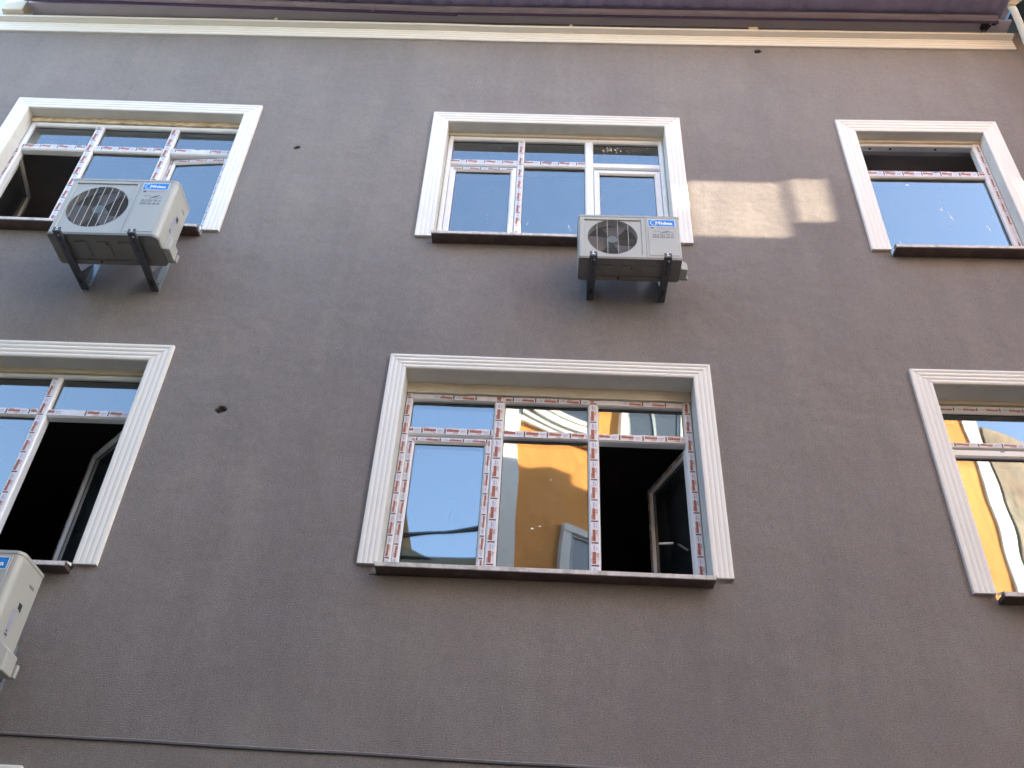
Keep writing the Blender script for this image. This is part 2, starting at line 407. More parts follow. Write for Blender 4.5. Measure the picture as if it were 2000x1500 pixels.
for x, wd in ((-2.93, .035), (.198, .032), (2.10, .10)):
    obj('rafter_stub', bx(x-wd/2, x+wd/2, -.075, .05, 10.802+zoff(x), 10.86+zoff(x)), 'plaster', bld, bevel=.006)
obj('gable_block', bx(-5.86, -5.63, -.14, .2, 10.80, 11.25), 'plaster', bld, bevel=.01)
# loose wires in the right corner of the eave
bm = bmesh.new()
tube(bm, [(4.42, -.03, 10.80), (4.47, -.06, 10.87), (4.52, -.10, 10.91), (4.60, -.12, 10.90)], .008)
tube(bm, [(4.50, -.02, 10.80), (4.50, -.06, 10.86), (4.55, -.11, 10.90), (4.62, -.13, 10.94)], .007)
box(bm, 4.46, 4.53, -.12, -.06, 10.89, 10.93)
obj('eave_wire', bm, 'gasket', bld)

# ------------------------------------------------------------------ windows
def trim_mesh(q):
    x0, x1 = q['ox']; zb = q['z'][0]; zt = q['oz'][1]; tw, tt = q['tw'], q['tt']
    ss = []
    for k in range(4):
        for f in (.02, .14, .32, .5, .68, .86, .98): ss.append(((k+f)/4, -.023-.009*math.sin(math.pi*f)**.7))
    ss = [(0, .004)] + ss + [(1, .004)]
    bm = bmesh.new(); rows = []
    for s_, y in ss:
        a, b = s_*tw, s_*tt
        yl = y if y > 0 else -.026+(y+.026)*.45       # the side legs are more shallowly fluted than the head
        rows.append([bm.verts.new(p) for p in ((x0-a, yl, zb), (x0-a, yl, zt+b), (x0-a, y, zt+b), (x1+a, y, zt+b), (x1+a, yl, zt+b), (x1+a, yl, zb))])
    for A, B in zip(rows, rows[1:]):
        for i in range(5): bm.faces.new((A[i], A[i+1], B[i+1], B[i]))
    bm.faces.new([r_[0] for r_ in rows]); bm.faces.new([r_[5] for r_ in rows][::-1])
    return bm

def sash_xf(hinge_x, side, ang, y):
    """rotate inwards about a vertical hinge; side -1: hinge on the left, +1: on the right"""
    ca, sa = math.cos(R(ang)), math.sin(R(ang))
    def f(v):
        dx, dy = v.x-hinge_x, v.y-y
        if side < 0: return Vector((hinge_x+dx*ca-dy*sa, y+dx*sa+dy*ca, v.z))
        return Vector((hinge_x+dx*ca+dy*sa, y-dx*sa+dy*ca, v.z))
    return f

def ring(bm, x0, x1, z0, z1, w_, y0, y1):
    """mitred rectangular profile with a chamfered inner edge"""
    outer = [(x0,z0),(x1,z0),(x1,z1),(x0,z1)]
    def inset(a): return [(x0+a,z0+a),(x1-a,z0+a),(x1-a,z1-a),(x0+a,z1-a)]
    loops = [(outer, y1), (outer, y0+.004), (inset(.004), y0), (inset(w_-.014), y0), (inset(w_), y0+.014), (inset(w_), y1)]
    V = [[bm.verts.new((x, y, z)) for x, z in L] for L, y in loops]
    for i in range(len(V)):
        A, B = V[i], V[(i+1) % len(V)]
        for k in range(4): bm.faces.new((A[k], A[(k+1)%4], B[(k+1)%4], B[k]))

def hbar(bm, x0, x1, z0, z1, y0, y1):
    c = .012
    pr = [(y1, z0), (y0+c, z0), (y0, z0+c), (y0, z1-c), (y0+c, z1), (y1, z1)]
    A = [bm.verts.new((x0, y, z)) for y, z in pr]; B = [bm.verts.new((x1, y, z)) for y, z in pr]
    for i in range(6): bm.faces.new((A[i], A[(i+1)%6], B[(i+1)%6], B[i]))
    bm.faces.new(A); bm.faces.new(B[::-1])
def vbar(bm, x0, x1, z0, z1, y0, y1):
    c = .012
    pr = [(x0, y1), (x0, y0+c), (x0+c, y0), (x1-c, y0), (x1, y0+c), (x1, y1)]
    A = [bm.verts.new((x, y, z0)) for x, y in pr]; B = [bm.verts.new((x, y, z1)) for x, y in pr]
    for i in range(6): bm.faces.new((A[i], A[(i+1)%6], B[(i+1)%6], B[i]))
    bm.faces.new(A); bm.faces.new(B[::-1])

class Film:
    """strips of printed protective film on the frame members of one window"""
    def __init__(s, parent, seed): s.f = bmesh.new(); s.p = bmesh.new(); s.parent = parent; s.r = random.Random(seed)
    def strip(s, horiz, a0, a1, c, wd, y, xf=None, period=.168, rev=False, wear=.0, under=False, phase=None):
        """along a0..a1, centred at c across, lying at depth y (or under=True: on a downward face, y is centre, c the height)"""
        def P(a, b, lift):
            if under: v = Vector((a, y+b, c-lift))
            elif horiz: v = Vector((a, y-lift, c+b))
            else: v = Vector((c-b, y-lift, a))
            return xf(v) if xf else v
        N = max(2, int((a1-a0)/.035)); up_, dn = [], []
        for i in range(N+1):
            a = a0+(a1-a0)*i/N
            e1 = s.r.uniform(0, .004)+(.010 if s.r.random() < .08 else 0); e2 = s.r.uniform(0, .004)+(.010 if s.r.random() < .08 else 0)
            up_.append(s.f.verts.new(P(a, wd/2-e1, .0012+s.r.uniform(0, .0009)))); dn.append(s.f.verts.new(P(a, -wd/2+e2, .0012)))
        for i in range(N): s.f.faces.new((up_[i], up_[i+1], dn[i+1], dn[i]))
        ph = s.r.uniform(0, period) if phase is None else phase
        a = a0-ph
        def rect(u0, u1, b0, b1, mi):
            if rev: u0, u1 = period-u1, period-u0; b0, b1 = -b1, -b0
            lo, hi = max(a+u0, a0+.002), min(a+u1, a1-.002)
            if hi-lo < .002: return
            quad(s.p, [P(lo, b0, .0024), P(hi, b0, .0024), P(hi, b1, .0024), P(lo, b1, .0024)], mi)
        while a < a1:
            if s.r.random() > wear+.015:
                h = wd*s.r.uniform(.84, 1.0)
                rect(.004, .014, -h*.42, h*.42, 1)
                # word in heavy letters
                x = .022
                for k in range(7):
                    rect(x, x+.0118, -h*.10, h*.27, 0); x += .0128
                rect(.022, .060, h*.31, h*.38, 0)
                rect(.120, .160, -h*.02, h*.16, 2); rect(.124, .150, -h*.24, -h*.16, 2)
                # size number below the word
                if .066 + a > a0 and a+.11 < a1 and a > a0-.02:
                    def mp(X, Z, a=a):
                        u, b = .062+X, -h*.40+Z
                        if rev: u, b = period-u, -b
                        return P(a+u, b, .0024)
                    put_text(s.p, '.70', 0, 0, 0, .042, h*.24, 0, .012, mapf=mp)
            a += period*s.r.uniform(.985, 1.015)
    def done(s):
        obj('film', s.f, 'film', s.parent)
        obj('film_print', s.p, ['print_red', 'print_dark', 'print_lilac'], s.parent, stuff=True)

def pane(parent, x0, x1, z0, z1, y, xf=None, name='glass_pane'):
    bm = bx(x0-.006, x1+.006, y, y+.022, z0-.006, z1+.006)
    o = obj(name, bm, 'glass', parent, xf=xf)
    g = bmesh.new()
    t = .004
    box(g, x0, x1, y-.003, y-.0005, z1-t, z1); box(g, x0, x1, y-.003, y-.0005, z0, z0+t)
    box(g, x0, x0+t, y-.003, y-.0005, z0+t, z1-t); box(g, x1-t, x1, y-.003, y-.0005, z0+t, z1-t)
    obj('gasket', g, 'gasket', parent, xf=xf)
    return o

def sash(parent, x0, x1, z0, z1, y, wd=.052, xf=None, film=None, sides='lrtb', glass_=True, fy=-.0):
    bm = bmesh.new(); ring(bm, x0, x1, z0, z1, wd, y, y+.055)
    obj('sash', bm, 'pvc', parent, xf=xf)
    if glass_: pane(parent, x0+wd, x1-wd, z0+wd, z1-wd, y+.026, xf)
    if film:
        f_ = wd-.016
        if 'l' in sides: film.strip(False, z0+.004, z1-.01, x0+.004+f_/2, f_, y, xf, rev=True)
        if 'r' in sides: film.strip(False, z0+.004, z1-.01, x1-.004-f_/2, f_, y, xf, rev=True)
        if 't' in sides: film.strip(True, x0+.03, x1-.03, z1-.004-f_/2, f_, y, xf, rev=True)
        if 'b' in sides: film.strip(True, x0+.03, x1-.03, z0+.004+f_/2, f_, y, xf)

def flecks(parent, pts, y):
    """scratches and paint drips on the panes: (x, z, length, width, lean)"""
    for x, z, L, w_, ln in pts:
        bm = bmesh.new(); N = 6; A, B = [], []
        for i in range(N+1):
            t = i/N; w2 = w_*(.25+math.sin(math.pi*min(1, t*1.05))*.75)*(.7+.3*math.sin(t*9+x*7))
            cx = x+ln*(t-.5)*L+.1*L*math.sin(t*3)*.3
            A.append(bm.verts.new((cx-w2/2, y, z+(t-.5)*L))); B.append(bm.verts.new((cx+w2/2, y, z+(t-.5)*L)))
        for i in range(N): bm.faces.new((A[i], B[i], B[i+1], A[i+1]))
        obj('paint_fleck', bm, 'paint_fleck', parent)

def strip_wavy(bm, x0, x1, z0, z1, y0, y1, amp, seed, n=40):
    """filler strip whose lower edge and face are uneven"""
    r_ = random.Random(seed); A, B, T = [], [], []
    for i in range(n+1):
        x = x0+(x1-x0)*i/n
        A.append(bm.verts.new((x, y0-r_.uniform(0, amp), z0-r_.uniform(0, amp)))); B.append(bm.verts.new((x, y0-r_.uniform(0, amp*.6), z1)))
        T.append(bm.verts.new((x, y1, z0)))
    for i in range(n):
        bm.faces.new((A[i], A[i+1], B[i+1], B[i])); bm.faces.new((T[i], T[i+1], A[i+1], A[i]))

def room(q):
    x0, x1 = q['ox']; z0, z1 = q['oz']
    X0, X1 = max(x0-.9, -6.95), min(x1+.9, 4.86); Z0, Z1 = z0-.85, z1+.28
    b = bmesh.new(); y0, y1 = WT+.004, 4.2
    for p in ([(X0,y0,Z0),(X0,y1,Z0),(X0,y1,Z1),(X0,y0,Z1)], [(X1,y0,Z0),(X1,y1,Z0),(X1,y1,Z1),(X1,y0,Z1)], [(X0,y1,Z0),(X1,y1,Z0),(X1,y1,Z1),(X0,y1,Z1)], [(X0,y0,Z1),(X1,y0,Z1),(X1,y1,Z1),(X0,y1,Z1)]): quad(b, p)
    quad(b, [(X0,y0,Z0),(X1,y0,Z0),(X1,y1,Z0),(X0,y1,Z0)], 1)
    # wall around the opening, seen from inside
    for r4 in ((X0, x0-.04, Z0, Z1), (x1+.04, X1, Z0, Z1), (x0-.04, x1+.04, Z0, z0-.03), (x0-.04, x1+.04, z1+.04, Z1)):
        quad(b, [(r4[0],y0,r4[2]),(r4[1],y0,r4[2]),(r4[1],y0,r4[3]),(r4[0],y0,r4[3])])
    o = obj('room', b, ['room_lit' if q in (WIN['a1'], WIN['c1']) else 'room_wall', 'room_floor'], bld)
    return o

def base_window(key, label, fr_z, cream, foam=False, sill_x=None, frame_x=None):
    """trim, reveal, filler, sill; returns (window mesh object's bmesh parent)"""
    q = WIN[key]; xc = sum(q['ox'])/2; zb = q['z'][0]
    sk = q['sk']
    WARP[0] = lambda v: Vector((v.x, v.y, v.z+sk*(v.x-xc)))
    x0, x1 = q['ox']; z0, z1 = q['oz']; d = q['d']
    return q, x0, x1, z0, z1, d

def finish_window(q, key, fbm, parts, label, head_z, foam=False, seed=1, head_amp=.006):
    """fbm: mesh of fixed frame. parts(win, film) adds the rest"""
    x0, x1 = q['ox']; z0, z1 = q['oz']; d = q['d']
    win = obj('window', fbm, 'pvc', bld, label=label)
    obj('trim', trim_mesh(q), 'trim', win)
    r_ = bmesh.new(); y0, y1 = -.012, WT-.002
    box(r_, x0-.038, x0, y0, y1, z0+.032, z1+.038); box(r_, x1, x1+.038, y0, y1, z0+.032, z1+.038)
    box(r_, x0+.0005, x1-.0005, y0, y1, z1, z1+.038); box(r_, x0+.0005, x1-.0005, .0, y1, z0-.028, z0-.002)
    obj('reveal', r_, 'reveal', win)
    for xa, xb in ((x0-.0405, x0), (x1, x1+.0405)):
        obj('sill_shoulder', bx(xa, xb, -.0008, y1, z0-.0305, z0+.0315), 'stucco', win)
    h = bmesh.new(); strip_wavy(h, x0, x1, head_z, z1, d-.012, d+.02, head_amp, seed)
    obj('filler_strip', h, 'foam' if foam else 'plaster', win)
    s_ = bmesh.new(); sx0, sx1 = x0+.003, x1-.003
    box(s_, sx0, sx1, -.100, d+.06, z0-.030, z0-.003)
    obj('sill', s_, 'sill', win, bevel=.003)
    s_ = bmesh.new(); box(s_, sx0, sx1, -.112, -.101, z0-.028, z0+.000)
    box(s_, sx0, sx1, -.101, -.06, z0-.0025, z0+.0005)
    obj('sill_edge', s_, 'nosing', win)
    # mortar bed under the end of the sill, next to the surround
    for xa, xb in ((x0-.004, x0+.016), (x1-.016, x1+.004)):
        s_ = bmesh.new()
        quad(s_, [(xa, -.036, z0+.028), (xb, -.036, z0+.028), (xb, -.108, z0+.003), (xa, -.108, z0+.003)])
        quad(s_, [(xa, -.036, z0+.028), (xa, -.108, z0+.003), (xa, -.036, z0+.002)]); quad(s_, [(xb, -.036, z0+.028), (xb, -.108, z0+.003), (xb, -.036, z0+.002)])
        obj('sill_cheek', s_, 'trim', win)
    film = Film(win, seed+10)
    parts(win, film)
    film.done()
    WARP[0] = None
    room(q)
    return win

FD = .07   # frame thickness front to back
def std_frame(q, mulls, trans, head, jl=.045, jr=.045, lower_under=.0):
    """outer frame + mullions (x0,x1,z0,z1) + transoms (x0,x1,z0,z1)"""
    x0, x1 = q['ox']; z0, z1 = q['oz']; y = q['d']
    b = bmesh.new()
    vbar(b, x0+.004, x0+.004+jl, z0, head[1], y, y+FD); vbar(b, x1-.004-jr, x1-.004, z0, head[1], y, y+FD)
    hbar(b, x0+.004+jl, x1-.004-jr, head[0], head[1], y+.001, y+FD); hbar(b, x0+.004+jl, x1-.004-jr, z0, z0+.05, y+.001, y+FD)
    for m_ in mulls: vbar(b, *m_, y+.0005, y+FD)
    for t_ in trans: hbar(b, *t_, y+.0015, y+FD)
    return b

# ---- upper left (a1)
q, x0, x1, z0, z1, d = base_window('a1', '', None, None)
TB, TT = 8.737, 8.816      # transom
Mx = [(-4.365, -4.28), (-3.625, -3.545)]
fb = std_frame(q, [(a, b, z0+.05, 9.107) for a, b in Mx],
     [(x0+.05, Mx[0][0], TB, TT), (Mx[0][1], Mx[1][0], TB, TT), (Mx[1][1], x1-.05, TB, TT)], (9.107, 9.16))
def parts(win, film):
    y = q['d']; gy = y+.036
    xs_ = [x0+.049, Mx[0][0], Mx[0][1], Mx[1][0], Mx[1][1], x1-.049]
    for i in (0, 2, 4): pane(win, xs_[i], xs_[i+1], TT, 9.107, gy)
    pane(win, xs_[2], xs_[3], z0+.05, TB, gy)
    for i in (0, 2, 4): film.strip(True, xs_[i], xs_[i+1], (TT+TB)/2+.008, .055, y+.001)
    for a, b in Mx: film.strip(False, z0+.05, 9.10, (a+b)/2, .058, y)
    film.strip(False, z0+.06, TB, x0+.026, .03, y)
    film.strip(False, z0+.06, TB, x1-.026, .03, y)
    # left sash swung in, right sash ajar
    f1 = sash_xf(x0+.05, -1, 103, y+.02)
    sash(win, x0+.052, Mx[0][0]-.004, z0+.055, TB-.006, y+.022, xf=f1, film=film, sides='lr')
    f2 = sash_xf(x1-.05, 1, 5, y+.02)
    sash(win, Mx[1][1]+.004, x1-.052, z0+.055, TB-.02, y+.012, xf=f2, film=film, sides='ltr')
    fl = []
    flecks(win, [(-3.9, 8.3, .02, .006, .1), (-3.2, 8.05, .03, .005, .2)], gy-.001)
finish_window(q, 'a1', fb, parts, 'three-bay window under the eave at left with its left sash open, behind the nearer large outdoor unit', 9.16, foam=True, seed=2, head_amp=.012)

# ---- upper middle (b1)
q, x0, x1, z0, z1, d = base_window('b1', '', None, None)
TB, TT = 8.685, 8.761
Mx = [(-.283, -.221), (.343, .421)]
fb = std_frame(q, [(a, b, z0+.05, 9.064) for a, b in Mx],
     [(x0+.05, Mx[0][0], TB, TT), (Mx[0][1], Mx[1][0], TB, TT), (Mx[1][1], x1-.05, TB, TT)], (9.064, 9.115))
def parts(win, film):
    y = q['d']; gy = y+.036
    xs_ = [x0+.049, Mx[0][0], Mx[0][1], Mx[1][0], Mx[1][1], x1-.049]
    for i in (0, 2, 4): pane(win, xs_[i], xs_[i+1], TT, 9.064, gy)
    pane(win, xs_[2], xs_[3], z0+.05, TB, gy)
    for i in (0, 2): film.strip(True, xs_[i], xs_[i+1], (TT+TB)/2+.008, .052, y+.001)
    film.strip(False, z0+.05, 9.06, sum(Mx[0])/2, .046, y)
    sash(win, x0+.054, Mx[0][0]-.004, z0+.055, TB-.03, y+.004, film=film, sides='t')
    sash(win, Mx[1][1]+.004, x1-.054, z0+.055, TB-.03, y+.004)
    flecks(win, [(-.52, 8.02, .012, .014, 0), (-.165, 7.93, .045, .008, .3), (.20, 7.90, .05, .009, -.2), (.215, 7.86, .03, .007, .9), (.49, 8.32, .01, .014, 0), (-.46, 8.99, .012, .02, .2), (-.05, 8.80, .01, .012, 0)], gy-.001)
    # splash of mortar on the top right pane
    b = bmesh.new(); rr = random.Random(5)
    for i in range(46):
        cx, cz, s_ = .5+abs(rr.gauss(0, .12)), 9.0+rr.gauss(0, .03), rr.uniform(.002, .008)
        quad(b, [(cx-s_, gy-.001, cz-s_), (cx+s_, gy-.001, cz-s_*.6), (cx+s_*.8, gy-.001, cz+s_), (cx-s_, gy-.001, cz+s_*.5)])
    obj('mortar_splash', b, 'plaster', win, stuff=True)
finish_window(q, 'b1', fb, parts, 'closed three-bay window under the eave in the middle with the smaller outdoor unit in front', 9.115, seed=3, head_amp=.003)

# ---- upper right (c1)
q, x0, x1, z0, z1, d = base_window('c1', '', None, None)
TB, TT = 8.62, 8.70
fb = std_frame(q, [], [(x0+.05, x1-.08, TB, TT)], (9.085, 9.115), jl=.045, jr=.075)
def parts(win, film):
    y = q['d']; gy = y+.036
    pane(win, x0+.049, x1-.079, z0+.05, TB, gy)
    film.strip(True, x0+.05, x1-.08, (TT+TB)/2+.006, .06, y+.001, phase=.03)
    film.strip(True, x0+.05, x1-.08, TT+.004, .012, y+.004)
    film.strip(False, z0+.06, 9.08, x1-.036, .034, y, wear=.15)
    for x in (3.02, 3.21, 3.63):
        sc = bmesh.new(); cyl(sc, (x, y+.042, 9.0835), (0, 0, 1), .012, .0015, 10); obj('screw_hole', sc, 'gasket', win)
    flecks(win, [(3.475, 8.22, .035, .03, -.2), (3.53, 8.13, .12, .013, -.25), (3.52, 8.32, .04, .007, 0), (3.82, 7.98, .075, .016, -.3), (3.25, 8.55, .02, .05, .1), (3.50, 8.02, .05, .004, -.5), (3.03, 7.75, .1, .005, -.3), (3.9, 8.13, .02, .015, 0)], gy-.001)
finish_window(q, 'c1', fb, parts, 'small window under the eave at right, top light open above one large scratched pane', 9.118, seed=4, head_amp=.003)

# ---- middle left (a2)
q, x0, x1, z0, z1, d = base_window('a2', '', None, None)
TB, TT = 5.655, 5.722
Mx = [(-4.43, -4.35), (-3.70, -3.622)]
fb = std_frame(q, [(a, b, z0+.05, 6.02) for a, b in Mx],
     [(x0+.05, Mx[0][0], TB, TT), (Mx[0][1], Mx[1][0], TB, TT), (Mx[1][1], x1-.05, TB, TT)], (6.02, 6.06))
def parts(win, film):
    y = q['d']; gy = y+.036
    xs_ = [x0+.049, Mx[0][0], Mx[0][1], Mx[1][0], Mx[1][1], x1-.049]
    for i in (0, 2, 4): pane(win, xs_[i], xs_[i+1], TT, 6.02, gy)
    pane(win, xs_[2], xs_[3], z0+.05, TB, gy)
    for i in (0, 2, 4): film.strip(True, xs_[i], xs_[i+1], (TT+TB)/2+.004, .056, y+.001)
    film.strip(False, z0+.05, 6.015, sum(Mx[1])/2-.008, .05, y); film.strip(False, z0+.05, 6.015, sum(Mx[0])/2, .05, y)
    sash(win, x0+.054, Mx[0][0]-.004, z0+.055, TB-.02, y+.004, film=film, sides='ltr')
    f2 = sash_xf(x1-.05, 1, 45, y+.02)
    sash(win, Mx[1][1]+.004, x1-.052, z0+.055, TB-.02, y+.022, xf=f2, film=film, sides='l')
finish_window(q, 'a2', fb, parts, 'lower left window with its dark right bay open and sash swung inwards', 6.062, seed=5, head_amp=.002)

# ---- middle (b2)
q, x0, x1, z0, z1, d = base_window('b2', '', None, None)
TB, TT = 5.624, 5.690
Mx = [(-.340, -.262), (.352, .430)]
fb = std_frame(q, [(a, b, z0+.05, 5.944) for a, b in Mx],
     [(x0+.05, Mx[0][0], TB, TT), (Mx[0][1], Mx[1][0], TB, TT), (Mx[1][1], x1-.05, TB, TT)], (5.944, 6.00), jl=.05, jr=.062)
def parts(win, film):
    y = q['d']; gy = y+.042
    xs_ = [x0+.054, Mx[0][0], Mx[0][1], Mx[1][0], Mx[1][1], x1-.066]
    for i in (0, 2, 4): pane(win, xs_[i], xs_[i+1], TT, 5.944, gy)
    pane(win, xs_[2], xs_[3], z0+.05, TB, gy)
    for i in (0, 2, 4): film.strip(True, xs_[i], xs_[i+1], (TT+TB)/2+.002, .060, y+.001)
    for i in (0, 2, 4): film.strip(True, xs_[i], xs_[i+1], 5.972, .045, y+.001, rev=True, wear=.15)
    for a, b in Mx: film.strip(False, z0+.05, 5.99, (a+b)/2, .062, y)
    film.strip(False, z0+.06, 5.99, x0+.027, .040, y, wear=.1)
    film.strip(False, z0+.06, 5.99, x1-.034, .050, y)
    sash(win, x0+.056, Mx[0][0]-.003, z0+.055, TB-.02, y+.004, wd=.05, film=film, sides='ltr')
    f2 = sash_xf(x1-.068, 1, 70, y+.03)
    sash(win, Mx[1][1]+.004, x1-.068, z0+.055, TB-.02, y+.030, wd=.05, xf=f2, film=film, sides='tl')
    b = bmesh.new()
    cyl(b, (.86, y+.30, 4.97), (1, 0, .1), .009, .10, 8)
    obj('handle', b, 'pvc', win)
    flecks(win, [(-.60, 4.98, .09, .006, .1), (-.585, 5.09, .006, .012, 0), (-.355, 5.77, .03, .007, .4), (-.03, 4.90, .012, .035, 0), (.02, 4.92, .008, .03, 0), (.09, 5.3, .02, .004, 0), (-.87, 5.5, .008, .01, 0)], gy-.001)
finish_window(q, 'b2', fb, parts, 'central window covered in red printed film, reflecting an orange facade, right bay open', 6.005, seed=6, head_amp=.003)

# ---- middle right (c2)
q, x0, x1, z0, z1, d = base_window('c2', '', None, None)
TB, TT = 5.607, 5.676
fb = std_frame(q, [], [(x0+.05, x1-.05, TB, TT)], (6.04, 6.075), jl=.04)
def parts(win, film):
    y = q['d']; gy = y+.036
    pane(win, x0+.049, x1-.049, z0+.05, TB, gy)
    sash(win, x0+.044, x1-.05, TT+.001, 6.045, y-.012, wd=.052, film=film, sides='lrtb')
    b = bmesh.new(); box(b, 3.30, 3.33, y-.002, y+.001, (TB+TT)/2+.012, (TB+TT)/2+.016); obj('drain_slot', b, 'gasket', win)
    b = bmesh.new(); cyl(b, (3.05, y-.04, z0+.002), (1, 0, .15), .03, .06, 7, .018); obj('mortar_lump', b, 'plaster', win, bevel=.008)
finish_window(q, 'c2', fb, parts, 'lower right window cut by the picture edge, filmed top light over an orange reflection', 6.078, seed=7, head_amp=.002)

# ---- bottom row, mostly out of view
for key, lab in (('a3', 'window of the lowest storey at bottom left, only its surround top showing'), ('b3', 'window below the central one, beneath the picture edge')):
    q, x0, x1, z0, z1, d = base_window(key, '', None, None)
    mx = (x0+x1)/2
    fb = std_frame(q, [(mx-.04, mx+.04, z0+.05, z1-.10)], [], (z1-.10, z1-.05))
    def parts(win, film):
        pane(win, x0+.049, mx-.04, z0+.05, z1-.10, q['d']+.036); pane(win, mx+.04, x1-.049, z0+.05, z1-.10, q['d']+.036)
        film.strip(False, z0+.06, z1-.1, mx, .055, q['d'])
    finish_window(q, key, fb, parts, lab, z1-.048, seed=9)

# ------------------------------------------------------------------ outdoor units
UNITS = {}
def outdoor_unit(x0, x1, yf, yb, zb, zt, split, label, rnd_edge, bars, hub_show, bracket_x, fan_dark):
    W, H, D = x1-x0, zt-zb, yb-yf
    t = thing('outdoor_unit', label, 'air conditioner', ((x0+x1)/2, (yf+yb)/2, zb), 0, 'air conditioner outdoor units on the facade')
    ox, oy, oz = -(x0+x1)/2, -(yf+yb)/2, -zb
    def X(bm): 
        bmesh.ops.translate(bm, verts=bm.verts[:], vec=(ox, oy, oz)); return bm
    th = .004
    # shell: top, bottom pan, left, right, rear as a rounded box with the fan side left open
    sp = x0+split*W                         # joint between fan part and valve part
    def shell():
        b = bmesh.new(); r = rnd_edge; N = 6
        pl = [(x0+.015, yb), (x0, yb-.015), (x0, yf+.012), (x0+.012, yf)]
        arc = [(x1-r+r*math.sin(a), yf+r-r*math.cos(a)) for a in [math.pi/2*k/N for k in range(N+1)]]
        pr = [(x1-.015, yb)]
        loop = pl + [(sp, yf)] + arc + [(x1, yb-.015)] + pr
        # outer skin without the fan front (between pl[-1] and sp)
        lo = [b.verts.new((p[0], p[1], zb+.022)) for p in loop]; hi = [b.verts.new((p[0], p[1], zt-.010)) for p in loop]
        n_ = len(loop)
        for i in range(n_):
            if i == 3: continue
            b.faces.new((lo[i], lo[(i+1)%n_], hi[(i+1)%n_], hi[i]))
        return b, loop
    b, loop = shell()
    cs = obj('casing', X(b), 'ac', t)
    for p in cs.data.polygons: p.use_smooth = False
    # lid: slightly larger, with a lip
    def slab(loop_, z0_, z1_, grow, mi=0):
        b = bmesh.new(); cx, cy = (x0+x1)/2, (yf+yb)/2
        L = [(cx+(p[0]-cx)*(1+grow), cy+(p[1]-cy)*(1+grow*2)) for p in loop_]
        A = [b.verts.new((p[0], p[1], z0_)) for p in L]; B = [b.verts.new((p[0], p[1], z1_)) for p in L]
        n_ = len(L)
        for i in range(n_): b.faces.new((A[i], A[(i+1)%n_], B[(i+1)%n_], B[i]))
        b.faces.new(A); b.faces.new(B[::-1]); return b
    obj('lid', X(slab(loop, zt-.022, zt, .008)), 'ac', t, bevel=.003)
    bp_ = slab(loop, zb, zb+.024, -.004)
    # pressed ribs under the pan
    for k in range(3):
        xx = x0+W*(.28+.2*k); box(bp_, xx-.05, xx+.05, yf+.07, yb-.09, zb-.008, zb+.001)
    box(bp_, x0+.10, x1-.12, yb-.055, yb-.03, zb-.009, zb+.001)
    obj('base_pan', X(bp_), 'ac_base', t, bevel=.003)
    bm = bmesh.new(); cyl(bm, (x0+W*.40, yb-.04, zb-.0105), (0, 0, 1), .012, .002, 10); cyl(bm, (x0+W*.52, yf+.09, zb-.0105), (0, 0, 1), .008, .002, 10)
    obj('drain_hole', X(bm), 'gasket', t)
    # fan front with a round opening
    fx0, fx1, fz0, fz1 = x0+.012, sp, zb+.022, zt-.024
    cx, cz = (fx0+fx1)/2-.002, (fz0+fz1)/2+.006
    rad = min(fx1-fx0, fz1-fz0)/2*.86
    b = bmesh.new(); N = 64
    def rectpt(a, hx0, hx1, hz0, hz1):
        dx, dz = math.cos(a), math.sin(a); s_ = 1e9
        if dx > 1e-9: s_ = min(s_, (hx1-cx)/dx)
        if dx < -1e-9: s_ = min(s_, (hx0-cx)/dx)
        if dz > 1e-9: s_ = min(s_, (hz1-cz)/dz)
        if dz < -1e-9: s_ = min(s_, (hz0-cz)/dz)
        return cx+dx*s_, cz+dz*s_
    m_ = .028
    angs = sorted([2*math.pi*k/N for k in range(N)] + [math.atan2(sz-cz, sx-cx) % (2*math.pi) for sx in (fx0, fx1) for sz in (fz0, fz1)] + [math.atan2(sz-cz, sx-cx) % (2*math.pi) for sx in (fx0+m_, fx1-m_) for sz in (fz0+m_, fz1-m_)])
    rings = []
    for kind in range(5):
        rr = []
        for a in angs:
            if kind == 0: p = rectpt(a, fx0, fx1, fz0, fz1); y = yf
            elif kind == 1: p = rectpt(a, fx0+m_, fx1-m_, fz0+m_, fz1-m_); y = yf
            elif kind == 2: p = rectpt(a, fx0+m_+.004, fx1-m_-.004, fz0+m_+.004, fz1-m_-.004); y = yf+.009
            elif kind == 3: p = (cx+rad*math.cos(a), cz+rad*math.sin(a)); y = yf+.009
            else: p = (cx+rad*1.0*math.cos(a), cz+rad*1.0*math.sin(a)); y = yf+.07
            rr.append(b.verts.new((p[0], y, p[1])))
        rings.append(rr)
    n_ = len(angs)
    for A, B in zip(rings, rings[1:]):
        for i in range(n_): b.faces.new((A[i], A[(i+1)%n_], B[(i+1)%n_], B[i]))
    obj('front_panel', X(b), 'ac_panel', t)
    # dark interior behind the fan
    b = bmesh.new(); bx_ = (fx0+.01, fx1-.005, yf+.075, yb-.02, zb+.03, zt-.03)
    box(b, *bx_)
    b.faces.ensure_lookup_table(); b.faces.remove(b.faces[2])
    obj('coil_chamber', X(b), 'ac_dark', t)
    # fan
    fan = bmesh.new(); cyl(fan, (cx, yf+.035, cz), (0, 1, 0), rad*.20, .05, 20, rad*.24)
    fan = obj('fan', X(fan), 'ac_hub', t)
